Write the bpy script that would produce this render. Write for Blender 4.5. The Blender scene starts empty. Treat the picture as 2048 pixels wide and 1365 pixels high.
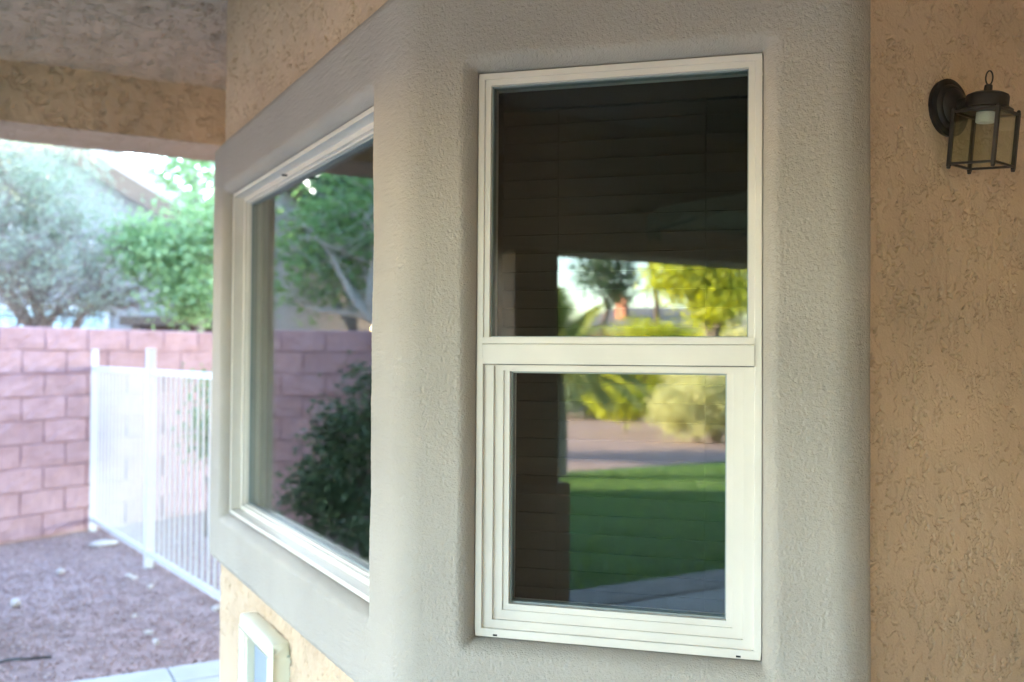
import bpy, bmesh, math, random
import numpy as np
from mathutils import Vector, Matrix

# ------------------------------------------------------------------ camera
scene = bpy.context.scene
EYE = 1.60
cam_data = bpy.data.cameras.new('camera')
cam = bpy.data.objects.new('camera', cam_data)
scene.collection.objects.link(cam)
scene.camera = cam
FPX = 1887.6
cam_data.sensor_width = 36.0
cam_data.lens = FPX / 2048 * 36.0
cam_data.clip_start = 0.05
cam_data.clip_end = 600
PITCH, ROLL = 0.0162, 0.0069
cam.matrix_world = (Matrix.Translation((0, 0, EYE)) @ Matrix.Rotation(math.pi / 2 + PITCH, 4, 'X')
                    @ Matrix.Rotation(ROLL, 4, 'Z'))
cam_data.dof.use_dof = True
cam_data.dof.focus_distance = 1.95
cam_data.dof.aperture_fstop = 2.5
cam_data.dof.aperture_blades = 0

# ------------------------------------------------------------------ world, sun, exposure
SUN_AZ = math.radians(-58)       # left of the view direction (+Y)
SUN_EL = math.radians(12)
world = bpy.data.worlds.new('World')
scene.world = world
world.use_nodes = True
wn = world.node_tree.nodes
wl = world.node_tree.links
wn.clear()
sky = wn.new('ShaderNodeTexSky')
sky.sky_type = 'NISHITA'
sky.sun_disc = False
sky.sun_elevation = SUN_EL
sky.sun_rotation = SUN_AZ
sky.altitude = 600
sky.air_density = 1.0
sky.dust_density = 0.6
sky.ozone_density = 1.3
bg = wn.new('ShaderNodeBackground')
bg.inputs['Strength'].default_value = 0.15
wo = wn.new('ShaderNodeOutputWorld')
wl.new(sky.outputs[0], bg.inputs[0])
wl.new(bg.outputs[0], wo.inputs[0])

sun_data = bpy.data.lights.new('sun', 'SUN')
sun_data.energy = 5.0
sun_data.angle = math.radians(0.53)
sun_data.color = (1.0, 0.84, 0.62)
sun = bpy.data.objects.new('sun', sun_data)
scene.collection.objects.link(sun)
sdir = Vector((math.sin(SUN_AZ) * math.cos(SUN_EL), math.cos(SUN_AZ) * math.cos(SUN_EL), math.sin(SUN_EL)))
sun.rotation_euler = sdir.to_track_quat('Z', 'Y').to_euler()
sun.location = sdir * 60

scene.view_settings.view_transform = 'Standard'
scene.view_settings.look = 'None'
scene.view_settings.exposure = 4.95
scene.view_settings.gamma = 1.0
scene.view_settings.use_curve_mapping = False
scene.render.engine = 'CYCLES'
try:
    scene.cycles.max_bounces = 10
    scene.cycles.diffuse_bounces = 6
    scene.cycles.transparent_max_bounces = 24
    scene.cycles.sample_clamp_indirect = 6.0
    scene.cycles.use_denoising = True
except Exception:
    pass

rng = np.random.default_rng(7)
random.seed(7)

# ------------------------------------------------------------------ plan of the house (camera stands at 0,0)
AA = -1.305
BB = AA + math.pi / 4 + 0.0083
dA = np.array([math.sin(AA), math.cos(AA)])
nA = np.array([-math.cos(AA), math.sin(AA)])
dB = np.array([math.sin(BB), math.cos(BB)])
nB = np.array([-math.cos(BB), math.sin(BB)])
A0 = np.array([0.5008, 1.8941])           # right end of the sash window's frame plane
B0 = np.array([-1.0747, 3.6168])          # far end of the picture window's frame plane
WA, HW = 0.5972, 1.22
ZT = EYE + 0.6155
ZB = ZT - HW
angC = math.atan2(-dA[0], -dA[1]) - math.pi / 4
dC = np.array([math.sin(angC), math.cos(angC)])          # along the lantern wall, away to the right
nC = np.array([dC[1], -dC[0]])
angD = BB + math.pi / 4
dD = np.array([math.sin(angD), math.cos(angD)])          # next facet, hidden behind the picture window
# corners of the frame plane polygon
sAB = ((B0 @ nB) - (A0 @ nB)) / (dA @ nB)
K_AB = A0 + dA * sAB
K_AC = A0 - dA * 0.149
K_BD = B0 + dB * 0.185
CEIL = EYE + 1.43
TOP_TRIM = EYE + 0.838
BOT_TRIM = EYE - 0.818


def E(e1, e2, z=0.0):
    """house grid: e1 along the picture window away from the camera, e2 outwards from it"""
    p = dB * e1 + nB * e2
    return (float(p[0]), float(p[1]), z)


def V3(p, z):
    return (float(p[0]), float(p[1]), float(z))


# ------------------------------------------------------------------ numpy noise
_perm = np.random.default_rng(3).permutation(4096)


def _hash(ix, iy, seed):
    return _perm[(_perm[(ix + seed * 131) & 4095] + iy) & 4095]


def perlin(x, y, seed=0):
    x = np.asarray(x, float); y = np.asarray(y, float)
    ix = np.floor(x).astype(np.int64); iy = np.floor(y).astype(np.int64)
    fx = x - ix; fy = y - iy
    ux = fx * fx * fx * (fx * (fx * 6 - 15) + 10)
    uy = fy * fy * fy * (fy * (fy * 6 - 15) + 10)

    def g(i, j, dx, dy):
        a = _hash(i, j, seed) * (2 * math.pi / 4096)
        return np.cos(a) * dx + np.sin(a) * dy
    a = g(ix, iy, fx, fy); b = g(ix + 1, iy, fx - 1, fy)
    c = g(ix, iy + 1, fx, fy - 1); d = g(ix + 1, iy + 1, fx - 1, fy - 1)
    return (a + (b - a) * ux + ((c + (d - c) * ux) - (a + (b - a) * ux)) * uy) * 1.5


def fbm(x, y, seed=0, octs=3):
    v = 0; amp = 1; s = 0
    for o in range(octs):
        v = v + amp * perlin(x * 2 ** o, y * 2 ** o, seed + o); s += amp; amp *= 0.5
    return v / s


def sstep(a, b, x):
    t = np.clip((x - a) / (b - a), 0, 1)
    return t * t * (3 - 2 * t)


def lace(u, v, seed=0):
    """height in metres of hand-floated lace stucco: flat smears with ragged torn edges"""
    wx = u + 0.010 * fbm(u * 26, v * 26, seed + 20, 2)
    wy = v + 0.010 * fbm(u * 26, v * 26, seed + 30, 2)
    n1 = fbm(wx * 34, wy * 27, seed, 3)
    gate = sstep(-0.08, 0.16, fbm(u * 22 + 9, v * 17, seed + 5, 2)) 
    edge = np.exp(-(n1 / 0.042) ** 2)
    n2 = fbm(wx * 60 + 4, wy * 48, seed + 8, 2)
    gate2 = sstep(0.0, 0.18, fbm(u * 15, v * 15 + 3, seed + 11, 2))
    edge2 = np.exp(-(n2 / 0.05) ** 2)
    h = 0.0009 * sstep(-0.10, 0.06, n1) - 0.0086 * gate * edge - 0.0070 * gate2 * edge2
    h = h + 0.0003 * fbm(u * 170, v * 170, seed + 14, 2) + 0.0016 * fbm(u * 5, v * 5, seed + 17, 2)
    return h


def lace_big(u, v, seed=0):
    return lace(u / 1.35, v / 1.35, seed) * 1.7


def sand(u, v, seed=0):
    return (0.0010 * fbm(u * 210, v * 170, seed, 2) + 0.0004 * fbm(u * 14, v * 9, seed + 4, 2)
            + 0.0020 * perlin(u * 4.2, v * 3.4, seed + 7)
            - 0.0013 * sstep(0.26, 0.55, perlin(u * 190, v * 150, seed + 9)))


# ------------------------------------------------------------------ materials
def new_mat(name):
    m = bpy.data.materials.new(name)
    m.use_nodes = True
    nt = m.node_tree
    nt.nodes.clear()
    out = nt.nodes.new('ShaderNodeOutputMaterial')
    return m, nt, out


def N(nt, t, **kw):
    n = nt.nodes.new(t)
    for k, v in kw.items():
        setattr(n, k, v)
    return n


def ramp(nt, fac, stops):
    r = N(nt, 'ShaderNodeValToRGB')
    els = r.color_ramp.elements
    while len(els) < len(stops):
        els.new(0.5)
    for e, (p, c) in zip(els, stops):
        e.position = p
        e.color = tuple(c) + (1,) if len(c) == 3 else c
    nt.links.new(fac, r.inputs[0])
    return r.outputs[0]


def simple(name, col, rough=0.6, var=0.08, scale=6.0, bump=0.0, bscale=60.0, metallic=0.0, spec=0.5, detail=5, coord='Object'):
    m, nt, out = new_mat(name)
    p = N(nt, 'ShaderNodeBsdfPrincipled')
    tc = N(nt, 'ShaderNodeTexCoord')
    nz = N(nt, 'ShaderNodeTexNoise')
    nz.inputs['Scale'].default_value = scale
    nz.inputs['Detail'].default_value = detail
    nt.links.new(tc.outputs[coord], nz.inputs['Vector'])
    lo = [max(0, c * (1 - var)) for c in col]
    hi = [min(1, c * (1 + var)) for c in col]
    nt.links.new(ramp(nt, nz.outputs['Fac'], [(0.3, lo), (0.7, hi)]), p.inputs['Base Color'])
    p.inputs['Roughness'].default_value = rough
    p.inputs['Metallic'].default_value = metallic
    p.inputs['Specular IOR Level'].default_value = spec
    if bump:
        b = N(nt, 'ShaderNodeTexNoise')
        b.inputs['Scale'].default_value = bscale
        b.inputs['Detail'].default_value = 4
        nt.links.new(tc.outputs[coord], b.inputs['Vector'])
        bp = N(nt, 'ShaderNodeBump')
        bp.inputs['Distance'].default_value = bump
        bp.inputs['Strength'].default_value = 1.0
        nt.links.new(b.outputs['Fac'], bp.inputs['Height'])
        nt.links.new(bp.outputs[0], p.inputs['Normal'])
    nt.links.new(p.outputs[0], out.inputs[0])
    return m


def leaf_mat(name, c1, c2, trans=0.35, rough=0.55):
    m, nt, out = new_mat(name)
    at = N(nt, 'ShaderNodeAttribute', attribute_name='rnd')
    col = ramp(nt, at.outputs['Fac'], [(0.0, c1), (1.0, c2)])
    p = N(nt, 'ShaderNodeBsdfPrincipled')
    p.inputs['Roughness'].default_value = rough
    nt.links.new(col, p.inputs['Base Color'])
    tr = N(nt, 'ShaderNodeBsdfTranslucent')
    hs = N(nt, 'ShaderNodeHueSaturation')
    hs.inputs['Hue'].default_value = 0.48
    hs.inputs['Saturation'].default_value = 1.15
    hs.inputs['Value'].default_value = 1.6
    nt.links.new(col, hs.inputs['Color'])
    nt.links.new(hs.outputs[0], tr.inputs[0])
    mx = N(nt, 'ShaderNodeMixShader')
    mx.inputs[0].default_value = trans
    nt.links.new(p.outputs[0], mx.inputs[1])
    nt.links.new(tr.outputs[0], mx.inputs[2])
    nt.links.new(mx.outputs[0], out.inputs[0])
    return m


def glass_mat(name, f0, tint, rough=0.0):
    """thin pane: both faces reflect by angle, the rest passes through"""
    m, nt, out = new_mat(name)
    geo = N(nt, 'ShaderNodeNewGeometry')
    dot = N(nt, 'ShaderNodeVectorMath', operation='DOT_PRODUCT')
    nt.links.new(geo.outputs['Normal'], dot.inputs[0])
    nt.links.new(geo.outputs['Incoming'], dot.inputs[1])
    ab = N(nt, 'ShaderNodeMath', operation='ABSOLUTE'); nt.links.new(dot.outputs['Value'], ab.inputs[0])
    om = N(nt, 'ShaderNodeMath', operation='SUBTRACT'); om.inputs[0].default_value = 1; nt.links.new(ab.outputs[0], om.inputs[1])
    pw = N(nt, 'ShaderNodeMath', operation='POWER'); nt.links.new(om.outputs[0], pw.inputs[0]); pw.inputs[1].default_value = 5
    ma = N(nt, 'ShaderNodeMath', operation='MULTIPLY_ADD'); nt.links.new(pw.outputs[0], ma.inputs[0])
    ma.inputs[1].default_value = 1 - f0; ma.inputs[2].default_value = f0
    gl = N(nt, 'ShaderNodeBsdfGlossy'); gl.inputs['Roughness'].default_value = rough
    gl.inputs['Color'].default_value = (0.97, 0.99, 0.98, 1)
    tr = N(nt, 'ShaderNodeBsdfTransparent'); tr.inputs[0].default_value = tuple(tint) + (1,)
    mx = N(nt, 'ShaderNodeMixShader')
    nt.links.new(ma.outputs[0], mx.inputs[0]); nt.links.new(tr.outputs[0], mx.inputs[1]); nt.links.new(gl.outputs[0], mx.inputs[2])
    nt.links.new(mx.outputs[0], out.inputs[0])
    return m


M = {}
M['tan'] = simple('tan_stucco', (0.51, 0.368, 0.250), 0.85, 0.13, 2.2, 0.0012, 220, spec=0.25)
M['trim'] = simple('grey_stucco', (0.345, 0.304, 0.258), 0.72, 0.085, 2.6, 0.0022, 300, spec=0.35, detail=9)
M['vinyl'] = simple('cream_vinyl', (0.60, 0.548, 0.485), 0.34, 0.045, 9.0, 0.0002, 25, spec=0.5, detail=8)
M['glass'] = glass_mat('window_glass', 0.056, (0.80, 0.84, 0.82))
M['spacer'] = simple('grey_glazing_spacer', (0.22, 0.25, 0.25), 0.45, 0.05)
M['dark'] = simple('dark_slot', (0.012, 0.011, 0.010), 0.9, 0.1)
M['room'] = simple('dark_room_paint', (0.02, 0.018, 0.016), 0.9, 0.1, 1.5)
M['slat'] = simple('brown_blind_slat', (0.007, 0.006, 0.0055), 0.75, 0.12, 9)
M['iron'] = simple('dark_bronze_iron', (0.030, 0.024, 0.020), 0.50, 0.25, 40, 0.0003, 400, metallic=0.25, spec=0.4)
M['lampglass'] = glass_mat('lantern_glass', 0.075, (0.90, 0.92, 0.87), 0.02)
M['socket'] = simple('white_ceramic', (0.75, 0.74, 0.72), 0.35, 0.03)
M['white'] = simple('white_metal_paint', (0.67, 0.67, 0.67), 0.35, 0.03)
M['pet'] = simple('cream_plastic', (0.70, 0.66, 0.50), 0.38, 0.03, 5)
M['flap'] = simple('blue_grey_flap', (0.24, 0.28, 0.36), 0.30, 0.05, 5)
M['concrete'] = simple('pale_concrete', (0.44, 0.43, 0.415), 0.85, 0.08, 4, 0.001, 120)
M['kerb'] = simple('grey_edging', (0.26, 0.25, 0.24), 0.9, 0.2, 9, 0.004, 40)
M['mortar'] = simple('pink_mortar', (0.44, 0.29, 0.28), 0.95, 0.1)
M['earth'] = simple('reddish_earth', (0.36, 0.245, 0.225), 0.95, 0.25, 7, 0.010, 45)
M['lawn'] = simple('lawn_soil', (0.075, 0.15, 0.04), 0.95, 0.4, 2.2, 0.02, 40)
M['bark'] = simple('grey_bark', (0.20, 0.165, 0.14), 0.9, 0.25, 8, 0.01, 30)
M['bark_pale'] = simple('pale_grey_bark', (0.33, 0.30, 0.27), 0.85, 0.2, 8, 0.006, 30)
M['bark_dark'] = simple('dark_bark', (0.10, 0.075, 0.06), 0.9, 0.25, 8, 0.01, 30)
M['roof'] = simple('brown_roof_tile', (0.20, 0.135, 0.11), 0.85, 0.2, 3, 0.02, 9)
M['roof_grey'] = simple('grey_roof_tile', (0.20, 0.19, 0.20), 0.85, 0.15, 3)
M['fascia'] = simple('brown_fascia', (0.13, 0.085, 0.06), 0.7, 0.1)
M['nwall'] = simple('pale_grey_stucco', (0.24, 0.225, 0.22), 0.9, 0.06, 1.0)
M['porch'] = simple('dark_porch_wood', (0.08, 0.055, 0.04), 0.8, 0.1)  # porch roof wood, also paints the shadow beneath it
M['teal'] = simple('pale_teal_paint', (0.42, 0.58, 0.58), 0.35, 0.06)  # sky reflection in the neighbour's panes, painted as colour
M['brickred'] = simple('red_chimney_brick', (0.45, 0.18, 0.11), 0.9, 0.15)
M['canvas'] = simple('khaki_canvas', (0.26, 0.25, 0.15), 0.9, 0.1)
M['tube'] = simple('black_drip_tube', (0.02, 0.02, 0.02), 0.5, 0.1)
M['ceil'] = simple('tan_soffit_stucco', (0.40, 0.300, 0.225), 0.88, 0.08, 3.0, 0.0012, 220, spec=0.2)  # same tan paint as the walls, darkened to stand for dimmer light
M['rock'] = simple('pale_stone', (0.52, 0.46, 0.43), 0.9, 0.2, 14, 0.004, 60)
M['leaf_green'] = leaf_mat('fresh_green_leaf', (0.065, 0.14, 0.050), (0.16, 0.26, 0.10), 0.45)
M['leaf_grey'] = leaf_mat('grey_green_leaf', (0.16, 0.19, 0.13), (0.28, 0.31, 0.23), 0.35)
M['leaf_dark'] = leaf_mat('dark_green_leaf', (0.018, 0.045, 0.018), (0.050, 0.100, 0.040), 0.25)
M['leaf_fresh'] = leaf_mat('light_green_leaf', (0.12, 0.20, 0.09), (0.24, 0.33, 0.16), 0.5)
M['leaf_shrub'] = leaf_mat('grey_dark_green_leaf', (0.060, 0.105, 0.055), (0.15, 0.21, 0.12), 0.3)
M['leaf_yellow'] = leaf_mat('yellow_green_leaf', (0.27, 0.33, 0.030), (0.46, 0.50, 0.070), 0.45)
M['leaf_pale'] = leaf_mat('pale_sage_leaf', (0.38, 0.40, 0.19), (0.55, 0.55, 0.30), 0.42)
M['leaf_palm'] = leaf_mat('palm_leaf', (0.14, 0.18, 0.06), (0.30, 0.33, 0.12), 0.5)
M['grass'] = leaf_mat('grass_blade', (0.07, 0.15, 0.036), (0.15, 0.26, 0.060), 0.3)

# split-face block: dusty rose with variation per block
m, nt, out = new_mat('rose_split_face_block')
p = N(nt, 'ShaderNodeBsdfPrincipled'); p.inputs['Roughness'].default_value = 0.92; p.inputs['Specular IOR Level'].default_value = 0.2
oi = N(nt, 'ShaderNodeObjectInfo'); tc = N(nt, 'ShaderNodeTexCoord')
mp = N(nt, 'ShaderNodeVectorMath', operation='ADD'); nt.links.new(tc.outputs['Object'], mp.inputs[0])
sc_ = N(nt, 'ShaderNodeVectorMath', operation='SCALE'); nt.links.new(oi.outputs['Location'], sc_.inputs[0]); sc_.inputs['Scale'].default_value = 3.1
nt.links.new(sc_.outputs[0], mp.inputs[1])
nz = N(nt, 'ShaderNodeTexNoise'); nz.inputs['Scale'].default_value = 7; nz.inputs['Detail'].default_value = 6; nt.links.new(mp.outputs[0], nz.inputs['Vector'])
c1 = ramp(nt, nz.outputs['Fac'], [(0.3, (0.385, 0.235, 0.250)), (0.72, (0.46, 0.295, 0.310))])
c2 = ramp(nt, oi.outputs['Random'], [(0.0, (0.94, 0.92, 0.92)), (1.0, (1.05, 1.03, 1.03))])
mm = N(nt, 'ShaderNodeMix', data_type='RGBA', blend_type='MULTIPLY'); mm.inputs[0].default_value = 1
nt.links.new(c1, mm.inputs[6]); nt.links.new(c2, mm.inputs[7]); nt.links.new(mm.outputs[2], p.inputs['Base Color'])
b = N(nt, 'ShaderNodeBump'); b.inputs['Distance'].default_value = 0.006; nb_ = N(nt, 'ShaderNodeTexNoise'); nb_.inputs['Scale'].default_value = 60
nt.links.new(mp.outputs[0], nb_.inputs['Vector']); nt.links.new(nb_.outputs['Fac'], b.inputs['Height']); nt.links.new(b.outputs[0], p.inputs['Normal'])
nt.links.new(p.outputs[0], out.inputs[0])
M['block'] = m

# gravel stones: colour by a stored random value
m, nt, out = new_mat('mixed_rose_gravel')
p = N(nt, 'ShaderNodeBsdfPrincipled'); p.inputs['Roughness'].default_value = 0.9
at = N(nt, 'ShaderNodeAttribute', attribute_name='rnd')
nt.links.new(ramp(nt, at.outputs['Fac'], [(0.0, (0.26, 0.165, 0.155)), (0.55, (0.43, 0.300, 0.285)), (0.9, (0.56, 0.44, 0.42)), (1.0, (0.72, 0.65, 0.62))]), p.inputs['Base Color'])
nt.links.new(p.outputs[0], out.inputs[0])
M['gravel'] = m

# ------------------------------------------------------------------ object helpers
COL = scene.collection


def mesh(name, verts, faces, smooth=False):
    me = bpy.data.meshes.new(name)
    me.from_pydata([tuple(map(float, v)) for v in verts], [], [tuple(int(i) for i in f) for f in faces])
    if smooth:
        me.polygons.foreach_set('use_smooth', [True] * len(me.polygons))
    me.update()
    return me


def fast_mesh(name, verts, quads, smooth=False, rnd=None):
    verts = np.asarray(verts, np.float32); quads = np.asarray(quads, np.int32)
    k = quads.shape[1]
    me = bpy.data.meshes.new(name)
    me.vertices.add(len(verts)); me.vertices.foreach_set('co', verts.ravel())
    me.loops.add(quads.size); me.loops.foreach_set('vertex_index', quads.ravel())
    me.polygons.add(len(quads))
    me.polygons.foreach_set('loop_start', np.arange(0, quads.size, k, dtype=np.int32))
    me.polygons.foreach_set('loop_total', np.full(len(quads), k, np.int32))
    if smooth:
        me.polygons.foreach_set('use_smooth', np.ones(len(quads), bool))
    me.update(calc_edges=True)
    if rnd is not None:
        a = me.attributes.new('rnd', 'FLOAT', 'POINT')
        a.data.foreach_set('value', np.asarray(rnd, np.float32))
    return me


def link(name, data, mat=None, parent=None):
    o = bpy.data.objects.new(name, data)
    COL.objects.link(o)
    if mat is not None and data is not None:
        mt = M[mat] if isinstance(mat, str) else mat
        if not data.materials:
            data.materials.append(mt)
    if parent is not None:
        o.parent = parent
        if parent.type == 'EMPTY':
            o.matrix_parent_inverse = Matrix.Translation(-Vector(parent.location))
    return o


def thing(name, label, cat, loc=(0, 0, 0), group=None):
    o = bpy.data.objects.new(name, None)
    o.empty_display_size = 0.2
    COL.objects.link(o)
    o.location = loc
    return tag(o, label, cat, group)


def tag(o, label, cat=None, group=None, kind=None):
    o['label'] = label
    if cat: o['category'] = cat
    if group: o['group'] = group
    if kind: o['kind'] = kind
    return o


def struct(o):
    o['kind'] = 'structure'
    return o


class MB:
    """collects shapes into one mesh"""

    def __init__(s):
        s.v = []; s.f = []

    def add(s, v, f):
        n = len(s.v); s.v += [tuple(x) for x in v]; s.f += [tuple(i + n for i in q) for q in f]; return s

    def box(s, x0, x1, y0, y1, z0, z1):
        v = [(x, y, z) for z in (z0, z1) for y in (y0, y1) for x in (x0, x1)]
        return s.add(v, [(0, 2, 3, 1), (4, 5, 7, 6), (0, 1, 5, 4), (2, 6, 7, 3), (0, 4, 6, 2), (1, 3, 7, 5)])

    def obox(s, c, ax, half):
        """box about c with axes ax (3 vectors) and half sizes"""
        c = Vector(c); ax = [Vector(a) for a in ax]
        v = [c + ax[0] * half[0] * i + ax[1] * half[1] * j + ax[2] * half[2] * k for k in (-1, 1) for j in (-1, 1) for i in (-1, 1)]
        return s.add(v, [(0, 2, 3, 1), (4, 5, 7, 6), (0, 1, 5, 4), (2, 6, 7, 3), (0, 4, 6, 2), (1, 3, 7, 5)])

    def tube(s, pts, rad, n=8, caps=True):
        pts = [Vector(p) for p in pts]
        if not hasattr(rad, '__len__'): rad = [rad] * len(pts)
        base = len(s.v); up = None
        for i, p in enumerate(pts):
            t = (pts[min(i + 1, len(pts) - 1)] - pts[max(i - 1, 0)])
            if t.length < 1e-9: t = Vector((0, 0, 1))
            t.normalize()
            if up is None:
                up = Vector((0, 0, 1)) if abs(t.z) < 0.9 else Vector((1, 0, 0))
            a = t.cross(up)
            if a.length < 1e-6: a = t.cross(Vector((0, 1, 0)))
            a.normalize(); bb = a.cross(t); up = bb
            for k in range(n):
                w = 2 * math.pi * k / n
                s.v.append(tuple(p + (a * math.cos(w) + bb * math.sin(w)) * rad[i]))
        for i in range(len(pts) - 1):
            for k in range(n):
                s.f.append((base + i * n + k, base + i * n + (k + 1) % n, base + (i + 1) * n + (k + 1) % n, base + (i + 1) * n + k))
        if caps:
            s.f.append(tuple(base + k for k in reversed(range(n))))
            e = base + (len(pts) - 1) * n
            s.f.append(tuple(e + k for k in range(n)))
        return s

    def lathe(s, prof, c=(0, 0, 0), ax=((1, 0, 0), (0, 1, 0), (0, 0, 1)), n=32):
        """prof: list of (radius, height) about ax[2]"""
        c = Vector(c); X, Y, Z = [Vector(a) for a in ax]
        base = len(s.v)
        for r, h in prof:
            for k in range(n):
                w = 2 * math.pi * k / n
                s.v.append(tuple(c + X * r * math.cos(w) + Y * r * math.sin(w) + Z * h))
        for i in range(len(prof) - 1):
            for k in range(n):
                s.f.append((base + i * n + k, base + i * n + (k + 1) % n, base + (i + 1) * n + (k + 1) % n, base + (i + 1) * n + k))
        s.f.append(tuple(base + k for k in reversed(range(n))))
        e = base + (len(prof) - 1) * n
        s.f.append(tuple(e + k for k in range(n)))
        return s

    def build(s, name, mat, parent=None, M4=None, smooth=False, bevel=0.0):
        me = mesh(name, s.v, s.f)
        if bevel:
            bm = bmesh.new(); bm.from_mesh(me)
            bmesh.ops.remove_doubles(bm, verts=bm.verts, dist=1e-6)
            ed = [e for e in bm.edges if len(e.link_faces) == 2 and e.calc_face_angle(0) > 0.6]
            bmesh.ops.bevel(bm, geom=ed, offset=bevel, segments=2, affect='EDGES', profile=0.5)
            bm.to_mesh(me); bm.free()
        if smooth:
            me.polygons.foreach_set('use_smooth', [True] * len(me.polygons))
            try:
                me.set_sharp_from_angle(angle=math.radians(40))
            except Exception:
                pass
        if M4 is not None:
            me.transform(M4)
        me.update()
        return link(name, me, mat, parent)


def frame4(origin, right, up, outw):
    return Matrix(((right[0], up[0], outw[0], origin[0]), (right[1], up[1], outw[1], origin[1]),
                   (right[2], up[2], outw[2], origin[2]), (0, 0, 0, 1)))


def lines(a, b, step):
    n = max(1, int(round((b - a) / step)))
    return list(np.linspace(a, b, n + 1))


def relief_panel(name, P0, U, Vv, Nn, ul, vl, fn, mat, parent, seed=0, flat_edge=0.0):
    """rectangular sheet P0 + U*u + V*v pushed along Nn by fn(u,v)"""
    u, v = np.meshgrid(np.array(ul), np.array(vl), indexing='ij')
    h = fn(u, v, seed)
    P0, U, Vv, Nn = [np.array(x, float) for x in (P0, U, Vv, Nn)]
    P = P0 + u[..., None] * U + v[..., None] * Vv + h[..., None] * Nn
    nu, nv = u.shape
    idx = np.arange(nu * nv).reshape(nu, nv)
    q = np.stack([idx[:-1, :-1], idx[1:, :-1], idx[1:, 1:], idx[:-1, 1:]], -1).reshape(-1, 4)
    me = fast_mesh(name, P.reshape(-1, 3), q, smooth=True)
    return link(name, me, mat, parent)


UP = np.array([0, 0, 1.0])
h3 = lambda p: np.array([p[0], p[1], 0.0])

# ================================================================== HOUSE
house = thing('house', 'tan stucco house with grey banded bay windows under a covered patio', 'house', V3(K_AB, 0))

# ---- tan walls (the plane 1 cm behind the window frames)
TW = -0.010
kAB, kAC, kBD = K_AB + (nA + nB) * TW * 0.54, K_AC + (nA + nC) * TW * 0.54, K_BD + nB * TW
# lantern wall: fine relief where the camera looks, plain beyond
# lantern wall relief, fine where it is seen close
relief_panel('wall', V3(kAC, 0), h3(dC), UP, h3(nC), lines(0, 0.80, 0.0022), lines(EYE - 0.80, EYE + 0.86, 0.0022), lace, 'tan', house, 1)
relief_panel('wall', V3(kAC, 0), h3(dC), UP, h3(nC), lines(0, 0.80, 0.02), lines(EYE + 0.86, CEIL, 0.02), lace, 'tan', house, 1)
relief_panel('wall', V3(kAC, 0), h3(dC), UP, h3(nC), lines(0, 0.80, 0.02), lines(-0.05, EYE - 0.80, 0.02), lace, 'tan', house, 1)
relief_panel('wall', V3(kAC, 0), h3(dC), UP, h3(nC), lines(0.80, 1.25, 0.03), lines(-0.05, CEIL, 0.04), lace, 'tan', house, 1)
# picture window wall above and below the band
lenB = float(np.linalg.norm(kBD - kAB))
rB = -dB
relief_panel('wall', V3(kBD, 0), h3(rB), UP, h3(nB), lines(0, lenB, 0.0042), lines(TOP_TRIM - 0.05, CEIL, 0.0042), lace_big, 'tan', house, 2)
relief_panel('wall', V3(kBD, 0), h3(rB), UP, h3(nB), lines(0, lenB, 0.005), lines(EYE - 1.10, BOT_TRIM + 0.05, 0.005), lace_big, 'tan', house, 2)
relief_panel('wall', V3(kBD, 0), h3(rB), UP, h3(nB), lines(0, lenB, 0.04), lines(-0.05, EYE - 1.10, 0.04), lace, 'tan', house, 2)
# sash window wall above and below the band
lenA = float(np.linalg.norm(kAB - kAC)); rA = -dA
relief_panel('wall', V3(kAB, 0), h3(rA), UP, h3(nA), lines(0, lenA, 0.03), lines(TOP_TRIM - 0.05, CEIL, 0.03), lace, 'tan', house, 3)
relief_panel('wall', V3(kAB, 0), h3(rA), UP, h3(nA), lines(0, lenA, 0.03), lines(-0.05, BOT_TRIM + 0.05, 0.03), lace, 'tan', house, 3)
# facet behind the picture window
relief_panel('wall', V3(kBD + dD * 3.0, 0), h3(-dD), UP, h3(np.array([-dD[1], dD[0]])), lines(0, 3.0, 0.03), lines(-0.05, CEIL, 0.03), lace, 'tan', house, 4)

M0 = kAC + dC * 1.25
relief_panel('wall', V3(M0, 0), h3(-dB), UP, h3(nB), lines(0, 6.4, 0.05), lines(-0.05, CEIL, 0.05), lace, 'tan', house, 9)
# unseen wing wall added behind the camera to darken the patio
relief_panel('wall', E(-5.0, -2.8, 0), np.array(E(0, 1)), UP, np.array(E(1, 0)), lines(0, 5.15, 0.05), lines(-0.05, CEIL, 0.05), lace, 'tan', house, 10)

# ---- grey rounded band around both windows
R_c = 0.075


def build_path():
    """frame-plane line from the hidden facet round to the lantern wall, corners rounded"""
    pts = [K_BD + dD * 0.075, K_BD, K_AB, K_AC, K_AC + dC * 0.075]
    segs = []; marks = {}
    S = 0.0
    cur = pts[0]
    for i in (1, 2, 3):
        a, k, c = pts[i - 1], pts[i], pts[i + 1]
        t0 = (k - a) / np.linalg.norm(k - a); t1 = (c - k) / np.linalg.norm(c - k)
        ang = math.acos(max(-1, min(1, float(t0 @ t1))))
        R = R_c if i == 2 else 0.045
        tl = R * math.tan(ang / 2)
        p0 = k - t0 * tl
        L = float(np.linalg.norm(p0 - cur))
        segs.append(('l', S, S + L, cur, t0)); marks[i] = (S + L, k, tl, t0)
        S += L
        turn = math.copysign(1, t0[0] * t1[1] - t0[1] * t1[0])
        segs.append(('a', S, S + R * ang, p0, t0, R, turn)); S += R * ang
        cur = k + t1 * tl
    L = float(np.linalg.norm(pts[-1] - cur)); t = (pts[-1] - cur) / L
    segs.append(('l', S, S + L, cur, t)); S += L
    return segs, S


SEGS, S_END = build_path()


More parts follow.
